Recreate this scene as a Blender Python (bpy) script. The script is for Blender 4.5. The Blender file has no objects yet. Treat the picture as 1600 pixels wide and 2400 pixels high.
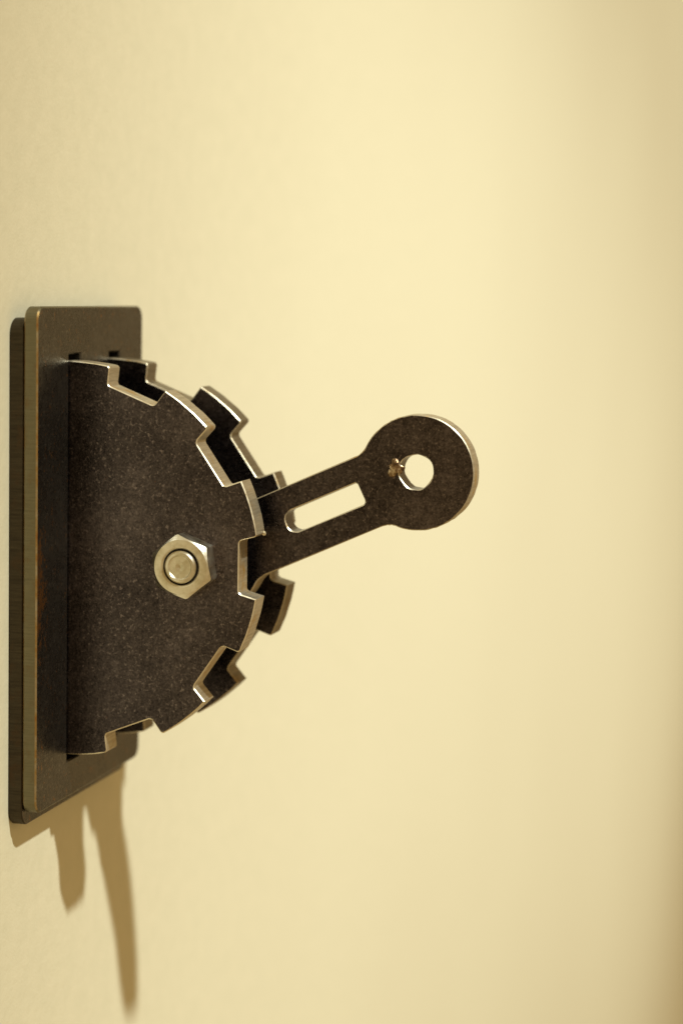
import bpy, bmesh, math, random
from mathutils import Vector, Matrix

random.seed(7)
MM = 0.001
YO = -6.8            # front face of the switch plate stands 6.8 mm off the wall (wall surface: Y = 0)
scene = bpy.context.scene
C = scene.collection

# ------------------------------------------------------------------ camera
cam_d = bpy.data.cameras.new('camera')
cam = bpy.data.objects.new('camera', cam_d)
C.objects.link(cam)
yaw, pitch, roll = 0.245468, 0.096686, 0.017241
fwd = Vector((math.cos(yaw)*math.cos(pitch), math.sin(yaw)*math.cos(pitch), -math.sin(pitch)))
rgt = Vector((math.sin(yaw), -math.cos(yaw), 0))
upv = rgt.cross(fwd)
r2 = rgt*math.cos(roll) + upv*math.sin(roll)
u2 = -rgt*math.sin(roll) + upv*math.cos(roll)
M = Matrix((r2, u2, -fwd)).transposed().to_4x4()
M.translation = Vector((-469.263, -187.282+YO, 61.351))*MM
cam.matrix_world = M
cam_d.sensor_fit = 'VERTICAL'
cam_d.sensor_height = 36
cam_d.lens = 79.5
cam_d.clip_start = 0.01
cam_d.clip_end = 100
cam_d.dof.use_dof = True
cam_d.dof.focus_distance = 0.5135
cam_d.dof.aperture_fstop = 8
scene.camera = cam

# ------------------------------------------------------------------ ambient light of the room
w = bpy.data.worlds.new('World')
scene.world = w
w.use_nodes = True
bg = w.node_tree.nodes['Background']
bg.inputs[0].default_value = (1.0, 0.69, 0.30, 1)
bg.inputs[1].default_value = 0.43

# ------------------------------------------------------------------ lamps
def spot(name, loc, aim, energy, color, size, blend, radius):
    d = bpy.data.lights.new(name, 'SPOT')
    d.energy = energy; d.color = color
    d.spot_size = math.radians(size); d.spot_blend = blend
    d.shadow_soft_size = radius
    o = bpy.data.objects.new(name, d)
    C.objects.link(o)
    o.location = Vector(loc)*MM
    o.rotation_euler = (Vector(aim)-Vector(loc)).to_track_quat('-Z', 'Y').to_euler()
    return o
LAMP = (0.94, 1.0, 0.92)
spot('wall_spot_lamp', (-321, -800, 1060), (1323, 0, -1723), 180.0, LAMP, 67.6, 1.0, 0.019)
spot('room_lamp', (1509, -1642, -80), (1348, 0, 348), 66.0, LAMP, 78.8, 1.0, 0.04)

vs = scene.view_settings
vs.view_transform = 'Standard'; vs.look = 'None'; vs.exposure = 0; vs.gamma = 1
vs.use_curve_mapping = False

# ------------------------------------------------------------------ materials
def new_mat(name):
    m = bpy.data.materials.new(name); m.use_nodes = True
    nt = m.node_tree
    return m, nt, nt.nodes['Principled BSDF']
def N(nt, t, **kw):
    n = nt.nodes.new(t)
    for k, v in kw.items():
        if k in n.inputs: n.inputs[k].default_value = v
        else: setattr(n, k, v)
    return n
def L(nt, a, b): nt.links.new(a, b)
def coords(nt, scale=(1, 1, 1)):
    tc = N(nt, 'ShaderNodeTexCoord'); mp = N(nt, 'ShaderNodeMapping')
    mp.inputs['Scale'].default_value = scale
    L(nt, tc.outputs['Object'], mp.inputs['Vector'])
    return mp.outputs['Vector']
def noise(nt, vec, scale, detail=4, rough=.55):
    n = N(nt, 'ShaderNodeTexNoise'); n.inputs['Scale'].default_value = scale
    n.inputs['Detail'].default_value = detail; n.inputs['Roughness'].default_value = rough
    L(nt, vec, n.inputs['Vector']); return n.outputs['Fac']
def ramp(nt, fac, stops):
    r = N(nt, 'ShaderNodeValToRGB'); e = r.color_ramp.elements
    while len(e) < len(stops): e.new(.5)
    for el, (p, c) in zip(e, stops):
        el.position = p; el.color = c if len(c) == 4 else (*c, 1)
    L(nt, fac, r.inputs['Fac']); return r.outputs['Color']
def mix(nt, fac, a, b, mode='MIX'):
    n = N(nt, 'ShaderNodeMix'); n.data_type = 'RGBA'; n.blend_type = mode
    for s, v in ((0, fac), (6, a), (7, b)):
        if hasattr(v, 'is_output'): L(nt, v, n.inputs[s])
        else: n.inputs[s].default_value = v if s == 0 else (*v, 1)
    return n.outputs[2]
def mth(nt, op, a, b=0.0):
    n = N(nt, 'ShaderNodeMath'); n.operation = op
    for i, v in enumerate((a, b)):
        if hasattr(v, 'is_output'): L(nt, v, n.inputs[i])
        else: n.inputs[i].default_value = v
    return n.outputs[0]
def bump(nt, bsdf, h, strength, dist):
    b = N(nt, 'ShaderNodeBump'); b.inputs['Strength'].default_value = strength
    b.inputs['Distance'].default_value = dist
    L(nt, h, b.inputs['Height']); L(nt, b.outputs['Normal'], bsdf.inputs['Normal'])

def mill_scale(name, dark, light, rust, rust_at, metallic, rlo, rhi):
    m, nt, b = new_mat(name)
    v = coords(nt)
    big = noise(nt, v, 60, 4, .6); fine = noise(nt, v, 620, 6, .7); grit = noise(nt, v, 1900, 3, .7)
    s = mth(nt, 'ADD', mth(nt, 'MULTIPLY', big, .32), mth(nt, 'ADD', mth(nt, 'MULTIPLY', fine, .33), mth(nt, 'MULTIPLY', grit, .38)))
    col = ramp(nt, s, [(.36, dark), (.52, tuple((d+l)*.42 for d, l in zip(dark, light))), (.66, light)])
    sp = ramp(nt, noise(nt, v, 1350, 2, .6), [(.58, (0, 0, 0)), (.74, (1, 1, 1))])
    col = mix(nt, sp, col, tuple(l*1.4 for l in light))
    rn = noise(nt, v, 150, 8, .72)
    rm = ramp(nt, rn, [(rust_at, (0, 0, 0)), (rust_at+.1, (1, 1, 1))])
    col = mix(nt, rm, col, rust)
    L(nt, col, b.inputs['Base Color'])
    b.inputs['Metallic'].default_value = metallic
    rr = N(nt, 'ShaderNodeMapRange'); L(nt, s, rr.inputs[0])
    rr.inputs[1].default_value = .35; rr.inputs[2].default_value = .7
    rr.inputs[3].default_value = rlo; rr.inputs[4].default_value = rhi
    L(nt, rr.outputs[0], b.inputs['Roughness'])
    bump(nt, b, mth(nt, 'ADD', fine, mth(nt, 'MULTIPLY', grit, .6)), .35, .0002)
    return m, nt, b, col
STEEL = mill_scale('mill_scale_steel', (.016, .013, .016), (.185, .160, .172), (.19, .09, .05), .66, 1.0, .22, .36)[0]

# plate steel: the same dark scale, smoother, with a rust streak along its near front edge
PLATE, nt, b, base = mill_scale('plate_steel', (.026, .023, .022), (.145, .132, .112), (.13, .065, .026), .66, .90, .22, .36)
tc = N(nt, 'ShaderNodeTexCoord'); sx = N(nt, 'ShaderNodeSeparateXYZ'); L(nt, tc.outputs['Object'], sx.inputs[0])
rz = mth(nt, 'SUBTRACT', 1.0, mth(nt, 'MULTIPLY', mth(nt, 'ABSOLUTE', mth(nt, 'ADD', sx.outputs['Z'], .006)), 1/.024))
rx = mth(nt, 'SUBTRACT', 1.0, mth(nt, 'MULTIPLY', mth(nt, 'ABSOLUTE', sx.outputs['X']), 1/.008))
pn = noise(nt, coords(nt, (1, 1, .6)), 800, 8, .8)
mk = mth(nt, 'MULTIPLY', mth(nt, 'MAXIMUM', rz, 0), mth(nt, 'MAXIMUM', rx, 0))
mk = ramp(nt, mth(nt, 'ADD', mth(nt, 'MULTIPLY', mk, .46), mth(nt, 'SUBTRACT', mth(nt, 'MULTIPLY', pn, 2.2), .62)), [(.68, (0, 0, 0)), (.80, (1, 1, 1))])
L(nt, mix(nt, mk, base, (.34, .15, .045)), b.inputs['Base Color'])

def cut_steel(name, scl, lo, hi, rust):
    m, nt, b = new_mat(name)
    v = coords(nt, scl); v2 = coords(nt)
    st = noise(nt, v, 1, 4, .6); blot = noise(nt, v2, 180, 6, .65)
    col = ramp(nt, st, [(.3, lo), (.7, hi)])
    rm = ramp(nt, blot, [(.52, (0, 0, 0)), (.72, (1, 1, 1))])
    col = mix(nt, rm, col, rust)
    L(nt, col, b.inputs['Base Color'])
    b.inputs['Metallic'].default_value = .85
    L(nt, ramp(nt, blot, [(.3, (.34,)*3), (.75, (.6,)*3)]), b.inputs['Roughness'])
    bump(nt, b, st, .2, .00012)
    return m
# cutting marks run across the thickness: X for the toothed discs and the lever, Y for the two plates
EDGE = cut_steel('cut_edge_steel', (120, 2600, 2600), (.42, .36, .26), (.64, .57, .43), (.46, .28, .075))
EDGE2 = cut_steel('dark_cut_edge_steel', (120, 2600, 2600), (.16, .13, .085), (.30, .25, .17), (.24, .15, .05))  # darker version of the cut edge, for the far disc
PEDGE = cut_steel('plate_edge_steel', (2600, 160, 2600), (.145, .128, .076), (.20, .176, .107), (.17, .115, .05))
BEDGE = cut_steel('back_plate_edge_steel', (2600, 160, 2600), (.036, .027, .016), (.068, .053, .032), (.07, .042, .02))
PBEV, nt, b = new_mat('plate_arris_steel')
b.inputs['Metallic'].default_value = .8; b.inputs['Roughness'].default_value = .4
L(nt, ramp(nt, noise(nt, coords(nt), 240, 7, .7), [(.36, (.40, .34, .22)), (.52, (.34, .22, .08)), (.64, (.30, .14, .04))]), b.inputs['Base Color'])
WORN, nt, b = new_mat('worn_edge_steel')
b.inputs['Base Color'].default_value = (.80, .72, .55, 1); b.inputs['Metallic'].default_value = .9
L(nt, ramp(nt, noise(nt, coords(nt), 500, 4), [(.3, (.28,)*3), (.7, (.46,)*3)]), b.inputs['Roughness'])
L(nt, ramp(nt, noise(nt, coords(nt), 260, 6, .7), [(.30, (.42, .26, .09)), (.44, (.86, .79, .62))]), b.inputs['Base Color'])

BURR, nt, b = new_mat('torn_steel')
b.inputs['Metallic'].default_value = .9; b.inputs['Roughness'].default_value = .3
L(nt, ramp(nt, noise(nt, coords(nt), 900, 5, .7), [(.38, (.10, .06, .035)), (.52, (.26, .17, .09)), (.64, (.6, .5, .36))]), b.inputs['Base Color'])
bump(nt, b, noise(nt, coords(nt), 1600, 3), .6, .0003)
ZINC, nt, b = new_mat('zinc_plated_steel')
v = coords(nt)
L(nt, ramp(nt, noise(nt, v, 330, 6, .6), [(.35, (.62, .57, .42)), (.6, (.88, .85, .74))]), b.inputs['Base Color'])
b.inputs['Metallic'].default_value = 1
L(nt, ramp(nt, noise(nt, v, 420, 5), [(.3, (.26,)*3), (.7, (.40,)*3)]), b.inputs['Roughness'])
bump(nt, b, noise(nt, v, 1500, 4), .18, .0001)

GAPSHADE, nt, b = new_mat('shaded_thread_steel')  # shade of the gap between bolt and nut, put into the thread colour
b.inputs['Base Color'].default_value = (.07, .055, .04, 1); b.inputs['Metallic'].default_value = .6
b.inputs['Roughness'].default_value = .55
PAINT, nt, b = new_mat('cream_wall_paint')
v = coords(nt)
big = noise(nt, v, 3.0, 3, .5); peel = noise(nt, v, 420, 3, .5); fine = noise(nt, v, 1700, 2, .5)
col = ramp(nt, big, [(.3, (.76, .695, .51)), (.7, (.79, .73, .54))])
mot = ramp(nt, noise(nt, v, 160, 5, .65), [(.3, (.93, .94, .93)), (.7, (1, 1, 1))])
L(nt, mix(nt, 1.0, col, mot, 'MULTIPLY'), b.inputs['Base Color'])
b.inputs['Roughness'].default_value = .55
b.inputs['Specular IOR Level'].default_value = .3
bump(nt, b, mth(nt, 'ADD', peel, mth(nt, 'MULTIPLY', fine, .4)), .25, .0004)

# ------------------------------------------------------------------ helpers
ROOT = None
def part(name, me, mats, parent, sharp=30):
    for m in mats: me.materials.append(m)
    me.shade_smooth(); me.set_sharp_from_angle(angle=math.radians(sharp))
    o = bpy.data.objects.new(name, me); C.objects.link(o)
    o.parent = parent
    if parent is ROOT: o.location = -ROOT.location
    return o

def plate_mesh(loops, thick, bev, mapf, wob=0.0, pick=None):
    """Cut-out sheet: outline + holes (mm), thickness centred on 0, edges bevelled.
    Material slots: 0 faces, 1 cut sides, 2 worn bevels."""
    cu = bpy.data.curves.new('outline', 'CURVE'); cu.dimensions = '2D'; cu.fill_mode = 'BOTH'
    for lp in loops:
        sp = cu.splines.new('POLY'); sp.points.add(len(lp)-1); sp.use_cyclic_u = True
        for p, (x, y) in zip(sp.points, lp): p.co = (x, y, 0, 1)
    cu.extrude = thick/2-bev; cu.bevel_depth = bev; cu.bevel_resolution = 0; cu.offset = -bev
    ob = bpy.data.objects.new('outline', cu); C.objects.link(ob)
    bpy.context.view_layer.update()
    me = bpy.data.meshes.new_from_object(ob.evaluated_get(bpy.context.evaluated_depsgraph_get()))
    bpy.data.objects.remove(ob); bpy.data.curves.remove(cu)
    me.materials.clear()
    bm = bmesh.new(); bm.from_mesh(me)
    bmesh.ops.remove_doubles(bm, verts=bm.verts, dist=1e-4)
    bmesh.ops.recalc_face_normals(bm, faces=bm.faces)
    for f in bm.faces:
        z = abs(f.normal.z); f.material_index = 0 if z > .93 else (1 if z < .25 else 2)
        if pick and f.material_index:
            c = f.calc_center_median(); f.material_index = pick(c.x, c.y, f.material_index)
    for v in bm.verts:
        x, y, z = v.co
        if wob:
            q = math.sin(x*7.3+y*3.1)*math.sin(y*5.7-x*2.2)
            x += wob*q; y += wob*math.sin(x*4.1-y*6.3)
        v.co = Vector(mapf(x, y, z))*MM
    bmesh.ops.recalc_face_normals(bm, faces=bm.faces)
    bm.to_mesh(me); bm.free()
    return me

def arc(cx, cy, r, a0, a1, n):
    return [(cx+r*math.cos(a0+(a1-a0)*i/n), cy+r*math.sin(a0+(a1-a0)*i/n)) for i in range(n+1)]
def round_poly(pts, rads, n=5):
    out = []; k = len(pts)
    for i, (p, r) in enumerate(zip(pts, rads)):
        p = Vector(p); a = Vector(pts[i-1]); c = Vector(pts[(i+1) % k])
        if r <= 0: out.append(tuple(p)); continue
        d1 = (a-p).normalized(); d2 = (c-p).normalized()
        h = d1.angle(d2)/2; t = r/math.tan(h)
        t = min(t, (a-p).length*.49, (c-p).length*.49); r = t*math.tan(h)
        o = p+(d1+d2).normalized()*(r/math.sin(h))
        s = p+d1*t-o; e = p+d2*t-o
        a0 = math.atan2(s.y, s.x); da = (math.atan2(e.y, e.x)-a0+math.pi) % (2*math.pi)-math.pi
        out += [(o.x+r*math.cos(a0+da*j/n), o.y+r*math.sin(a0+da*j/n)) for j in range(n+1)]
    return out
def lathe(profile, n=48, fn=None):
    """profile (r, h) rings around an axis, h towards the viewer side (-X). r may be a function of the angle."""
    bm = bmesh.new(); rings = []
    for r, h in profile:
        ring = []
        for i in range(n):
            a = 2*math.pi*i/n
            rr = r(a) if callable(r) else r
            hh = h(a) if callable(h) else h
            ring.append(bm.verts.new((-hh*MM, rr*math.sin(a)*MM, rr*math.cos(a)*MM)))
        rings.append(ring)
    for a, b_ in zip(rings, rings[1:]):
        for i in range(n):
            bm.faces.new((a[i], a[(i+1) % n], b_[(i+1) % n], b_[i]))
    bm.faces.new(rings[0]); bm.faces.new(rings[-1])
    bmesh.ops.recalc_face_normals(bm, faces=bm.faces)
    me = bpy.data.meshes.new('lathe'); bm.to_mesh(me); bm.free()
    return me
def shift(me, x, y, z):
    me.transform(Matrix.Translation(Vector((x, y+YO, z))*MM)); return me

# ------------------------------------------------------------------ setting: the wall
bm = bmesh.new()
bmesh.ops.create_cube(bm, size=1, matrix=Matrix.Translation((2.0, .06, -.1)) @ Matrix.Diagonal((6.0, .12, 2.6, 1)))
me = bpy.data.meshes.new('wall'); bm.to_mesh(me); bm.free(); me.materials.append(PAINT)
wall = bpy.data.objects.new('wall', me); C.objects.link(wall); wall['kind'] = 'structure'
wall['label'] = 'smooth cream painted wall'

# ------------------------------------------------------------------ the switch
ROOT = bpy.data.objects.new('light_switch', None); C.objects.link(ROOT)
ROOT.empty_display_size = .02
ROOT.location = (.035, 0, 0)
ROOT['label'] = 'dark raw steel light switch with toothed discs and a lever, mounted on the cream wall'
ROOT['category'] = 'light switch'
bpy.context.view_layer.update()

PW, PH = 70.0, 114.3
G1, G2, GT = 19.5, 46.2, 7.0      # near face of each toothed disc along X, and its thickness
GC, GR, GRT = -1.1, 45.8, 41.5    # disc centre height, tip radius, root radius

# plates: outline in (x, z), thickness along Y
def slot_rect(x0, x1, z0, z1): return [(x0, z0), (x1, z0), (x1, z1), (x0, z1)]
front = round_poly([(0, -PH/2), (PW, -PH/2), (PW, PH/2), (0, PH/2)], [3.2]*4, 8)
slots = [slot_rect(g-.35, g+GT+.35, GC-GR-1.6, GC+GR+1.5) for g in (G1, G2)]
window = slot_rect(G1+GT+5, G2-5, -13, 11)
me = plate_mesh([front]+slots+[window], 3.3, .35, lambda x, y, z: (x, z+1.65+YO, y),
                pick=lambda x, y, i: i if x < 1 else (0 if 2 < x < PW-2 and abs(y) < PH/2-2 else 1))
part('front_plate', me, [PLATE, PEDGE, PBEV], ROOT)
back = round_poly([(.15, -60.2), (PW-.6, -60.2), (PW-.6, 54.6), (.15, 54.6)], [3.6]*4, 8)
me = plate_mesh([back], 3.3, .25, lambda x, y, z: (x, z+5.1+YO, y))
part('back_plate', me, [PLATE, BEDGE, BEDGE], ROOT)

# toothed half discs: outline in (out, z), thickness along X
def disc_outline():
    P = []; Rd = []
    gaps = [90+34.35*k for k in (-2, -1, 0, 1, 2)]; hw = 8.95
    def pt(r, a):
        a = math.radians(a); return (r*math.sin(a), GC+r*math.cos(a))
    P.append((-3.0, GC+GR)); Rd.append(0)
    a = 0.0
    for g in gaps:
        e = g-hw
        for i in range(7):
            P.append(pt(GR, a+(e-a)*i/6)); Rd.append(.7 if i == 6 else 0)
        P.append(pt(GRT, e+.6)); Rd.append(.95)
        P.append(pt(GRT, g+hw-.6)); Rd.append(.95)
        a = g+hw
    for i in range(7):
        P.append(pt(GR, a+(180-a)*i/6)); Rd.append(.7 if (i == 0) else 0)
    P.append((-3.0, GC-GR)); Rd.append(0)
    # tips at the start of each tooth keep their crisp corner, slightly eased
    return round_poly(P, Rd, 4)
DO = disc_outline()
hole = arc(29.0, -1.0, 4.3, 0, 2*math.pi, 32)[:-1]
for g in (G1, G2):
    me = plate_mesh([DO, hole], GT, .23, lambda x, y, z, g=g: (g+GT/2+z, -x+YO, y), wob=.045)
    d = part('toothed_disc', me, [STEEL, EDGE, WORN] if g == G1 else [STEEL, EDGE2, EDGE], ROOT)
    if g == G1:
        a = math.radians(80.6)
        bm = bmesh.new(); bmesh.ops.create_icosphere(bm, subdivisions=2, radius=.55*MM)
        for v in bm.verts: v.co *= .8+.35*random.random()
        bu = bpy.data.meshes.new('burr'); bm.to_mesh(bu); bm.free()
        shift(bu, g+GT-.3, -(GR*math.sin(a)-.15), GC+GR*math.cos(a)-.2)
        bo = part('burr', bu, [WORN], d)

# lever: outline in (s, t) along and across the arm, head at the origin
LC = Vector((78.88, 20.77)); LA = math.radians(24.3); LX, LT = 33.3, 6.4
PS = -54.3; PT = .75
R0 = 13.25; HB = 8.6; OT = .3; RF = 5.0
def neck(sign, cs):
    """fillet between a round end (centre cs, on s axis) and the straight arm edge at t = OT + sign*HB"""
def lever_outline():
    def side(top, c0, dirn):
        # fillet circle centre: distance R0+RF from (c0, ct), RF outside the arm edge
        ct = 0.0 if c0 == 0 else PT
        te = OT+top*HB; tc = te+top*RF
        ds = math.sqrt((R0+RF)**2-(tc-ct)**2)
        return (c0+dirn*ds, tc, ct)
    pts = []
    # start on the head, lower fillet, go round the head counter-clockwise
    lo = side(-1, 0, -1); hi = side(1, 0, -1); hi2 = side(1, PS, 1); lo2 = side(-1, PS, 1)
    def ang(fc): return math.atan2(fc[1]-fc[2], fc[0]-(0 if fc in (lo, hi) else PS))
    a0 = ang(lo); a1 = ang(hi)
    if a1 < a0: a1 += 2*math.pi
    pts += arc(0, 0, R0, a0, a1, 72)
    s = ang(hi)-math.pi
    pts += arc(hi[0], hi[1], RF, s, -math.pi/2, 8)[1:]
    s2 = ang(hi2)-math.pi
    pts += arc(hi2[0], hi2[1], RF, -math.pi/2, s2 if s2 < -math.pi/2 else s2-2*math.pi if s2 > 0 else s2, 8)
    b0 = ang(hi2); b1 = ang(lo2)+2*math.pi
    pts += arc(PS, PT, R0, b0, b1, 56)[1:-1]
    e = ang(lo2)+math.pi
    pts += arc(lo2[0], lo2[1], RF, e, math.pi/2, 8)
    pts += arc(lo[0], lo[1], RF, math.pi/2, ang(lo)+math.pi, 8)[:-1]
    return pts
LO = lever_outline()
eye = [(r*math.cos(a)-.05, r*math.sin(a)+.25) for i in range(40) for a in [2*math.pi*i/40] for r in [3.98+.10*math.sin(3*a+1)+.05*math.sin(7*a)]]
slot = round_poly([(-13.7, -2.0), (-13.9, 3.25), (-33.2, 3.3), (-33.2, -1.95)], [.9, .5, 2.3, 2.3], 7)
pin = arc(PS, PT, 4.3, 0, 2*math.pi, 32)[:-1]
ca, sa = math.cos(LA), math.sin(LA)
def lever_map(x, y, z):
    return (LX+LT/2+z, -(LC.x+x*ca-y*sa)+YO, LC.y+x*sa+y*ca)
me = plate_mesh([LO, eye, slot, pin], LT, .22, lever_map, wob=.05,
                pick=lambda x, y, i: (3 if i == 1 else 2) if (x*x+y*y < 36 or (-36 < x < -12 and -5 < y < 6)) else (1 if i == 1 else 1))
lever = part('lever', me, [STEEL, EDGE, WORN, STEEL], ROOT)
# torn burr left of the eye
bm = bmesh.new()
bmesh.ops.create_icosphere(bm, subdivisions=3, radius=1)
for v in bm.verts:
    n = v.co.copy()
    k = 1+.20*math.sin(3*n.y+2*n.z+.6)+.10*math.sin(7*n.y-5*n.z)+.10*(random.random()-.5)
    v.co = Vector((n.x*.8*k, n.y*2.1*k, n.z*1.95*k))
rotm = Matrix.Rotation(math.radians(-20), 4, 'X')
bm.transform(Matrix.Scale(MM, 4) @ rotm)
bu = bpy.data.meshes.new('burr'); bm.to_mesh(bu); bm.free()
p = lever_map(-4.1, 2.9, 0)
shift(bu, LX+.15, p[1]-YO, p[2])
part('burr', bu, [BURR], lever, 60)

# bolt and nut on the lever's pivot
BY, BZ = -29.0, -1.0
AF = 13.0; NH = 5.6; rot = math.radians(9)
def hexr(a):
    t = (a-rot) % (math.pi/3)-math.pi/6
    return AF/2/math.cos(t)
rc = AF/2*.955
nut_prof = [(4.05, 0), (hexr, 0), (hexr, lambda a: NH-.12-(hexr(a)-rc)*math.tan(math.radians(36))), (rc, NH-.05), (rc-.25, NH),
            (4.60, NH), (4.40, NH-.10), (4.08, NH-.4), (4.05, 0)]
me = lathe(nut_prof, 96); shift(me, G1-.05, BY, BZ)
part('nut', me, [ZINC], ROOT, 24)
E1 = NH+.55   # how far the bolt end stands off the disc
zz = []
h = -38.0
prof = [(4.0, -34.5)]
prof += [(4.0, -2)]
x = 0.0
while x < E1-.8:
    prof += [(3.55, x+.0), (3.98, x+.42), (3.98, x+.55)]; x += 1.0
prof = prof[:-3]
prof += [(3.98, E1-1.4), (3.70, E1-.6), (3.34, E1-.12), (3.05, E1), (2.80, E1), (2.55, E1-.30), (2.2, E1-.34), (1.1, E1-.22), (.75, E1-.26), (.35, E1-.52), (.05, E1-.55)]
me = lathe(prof, 64)
shift(me, G1-.05, BY, BZ)
bolt = part('bolt', me, [ZINC, GAPSHADE], ROOT, 30)
for p in me.polygons:
    if 3.72 < max(math.hypot(me.vertices[i].co.y/MM-BY-YO, me.vertices[i].co.z/MM-BZ) for i in p.vertices) < 5: p.material_index = 1
hd = lathe([(4.05, 0), (hexr, 0), (hexr, lambda a: 5.2-(hexr(a)-rc)*math.tan(math.radians(30))), (rc, 5.3), (.05, 5.3)], 96)
hd.transform(Matrix.Rotation(math.pi, 4, 'Z')); shift(hd, G2+GT+.05, BY, BZ)
part('bolt_head', hd, [ZINC], bolt, 24)
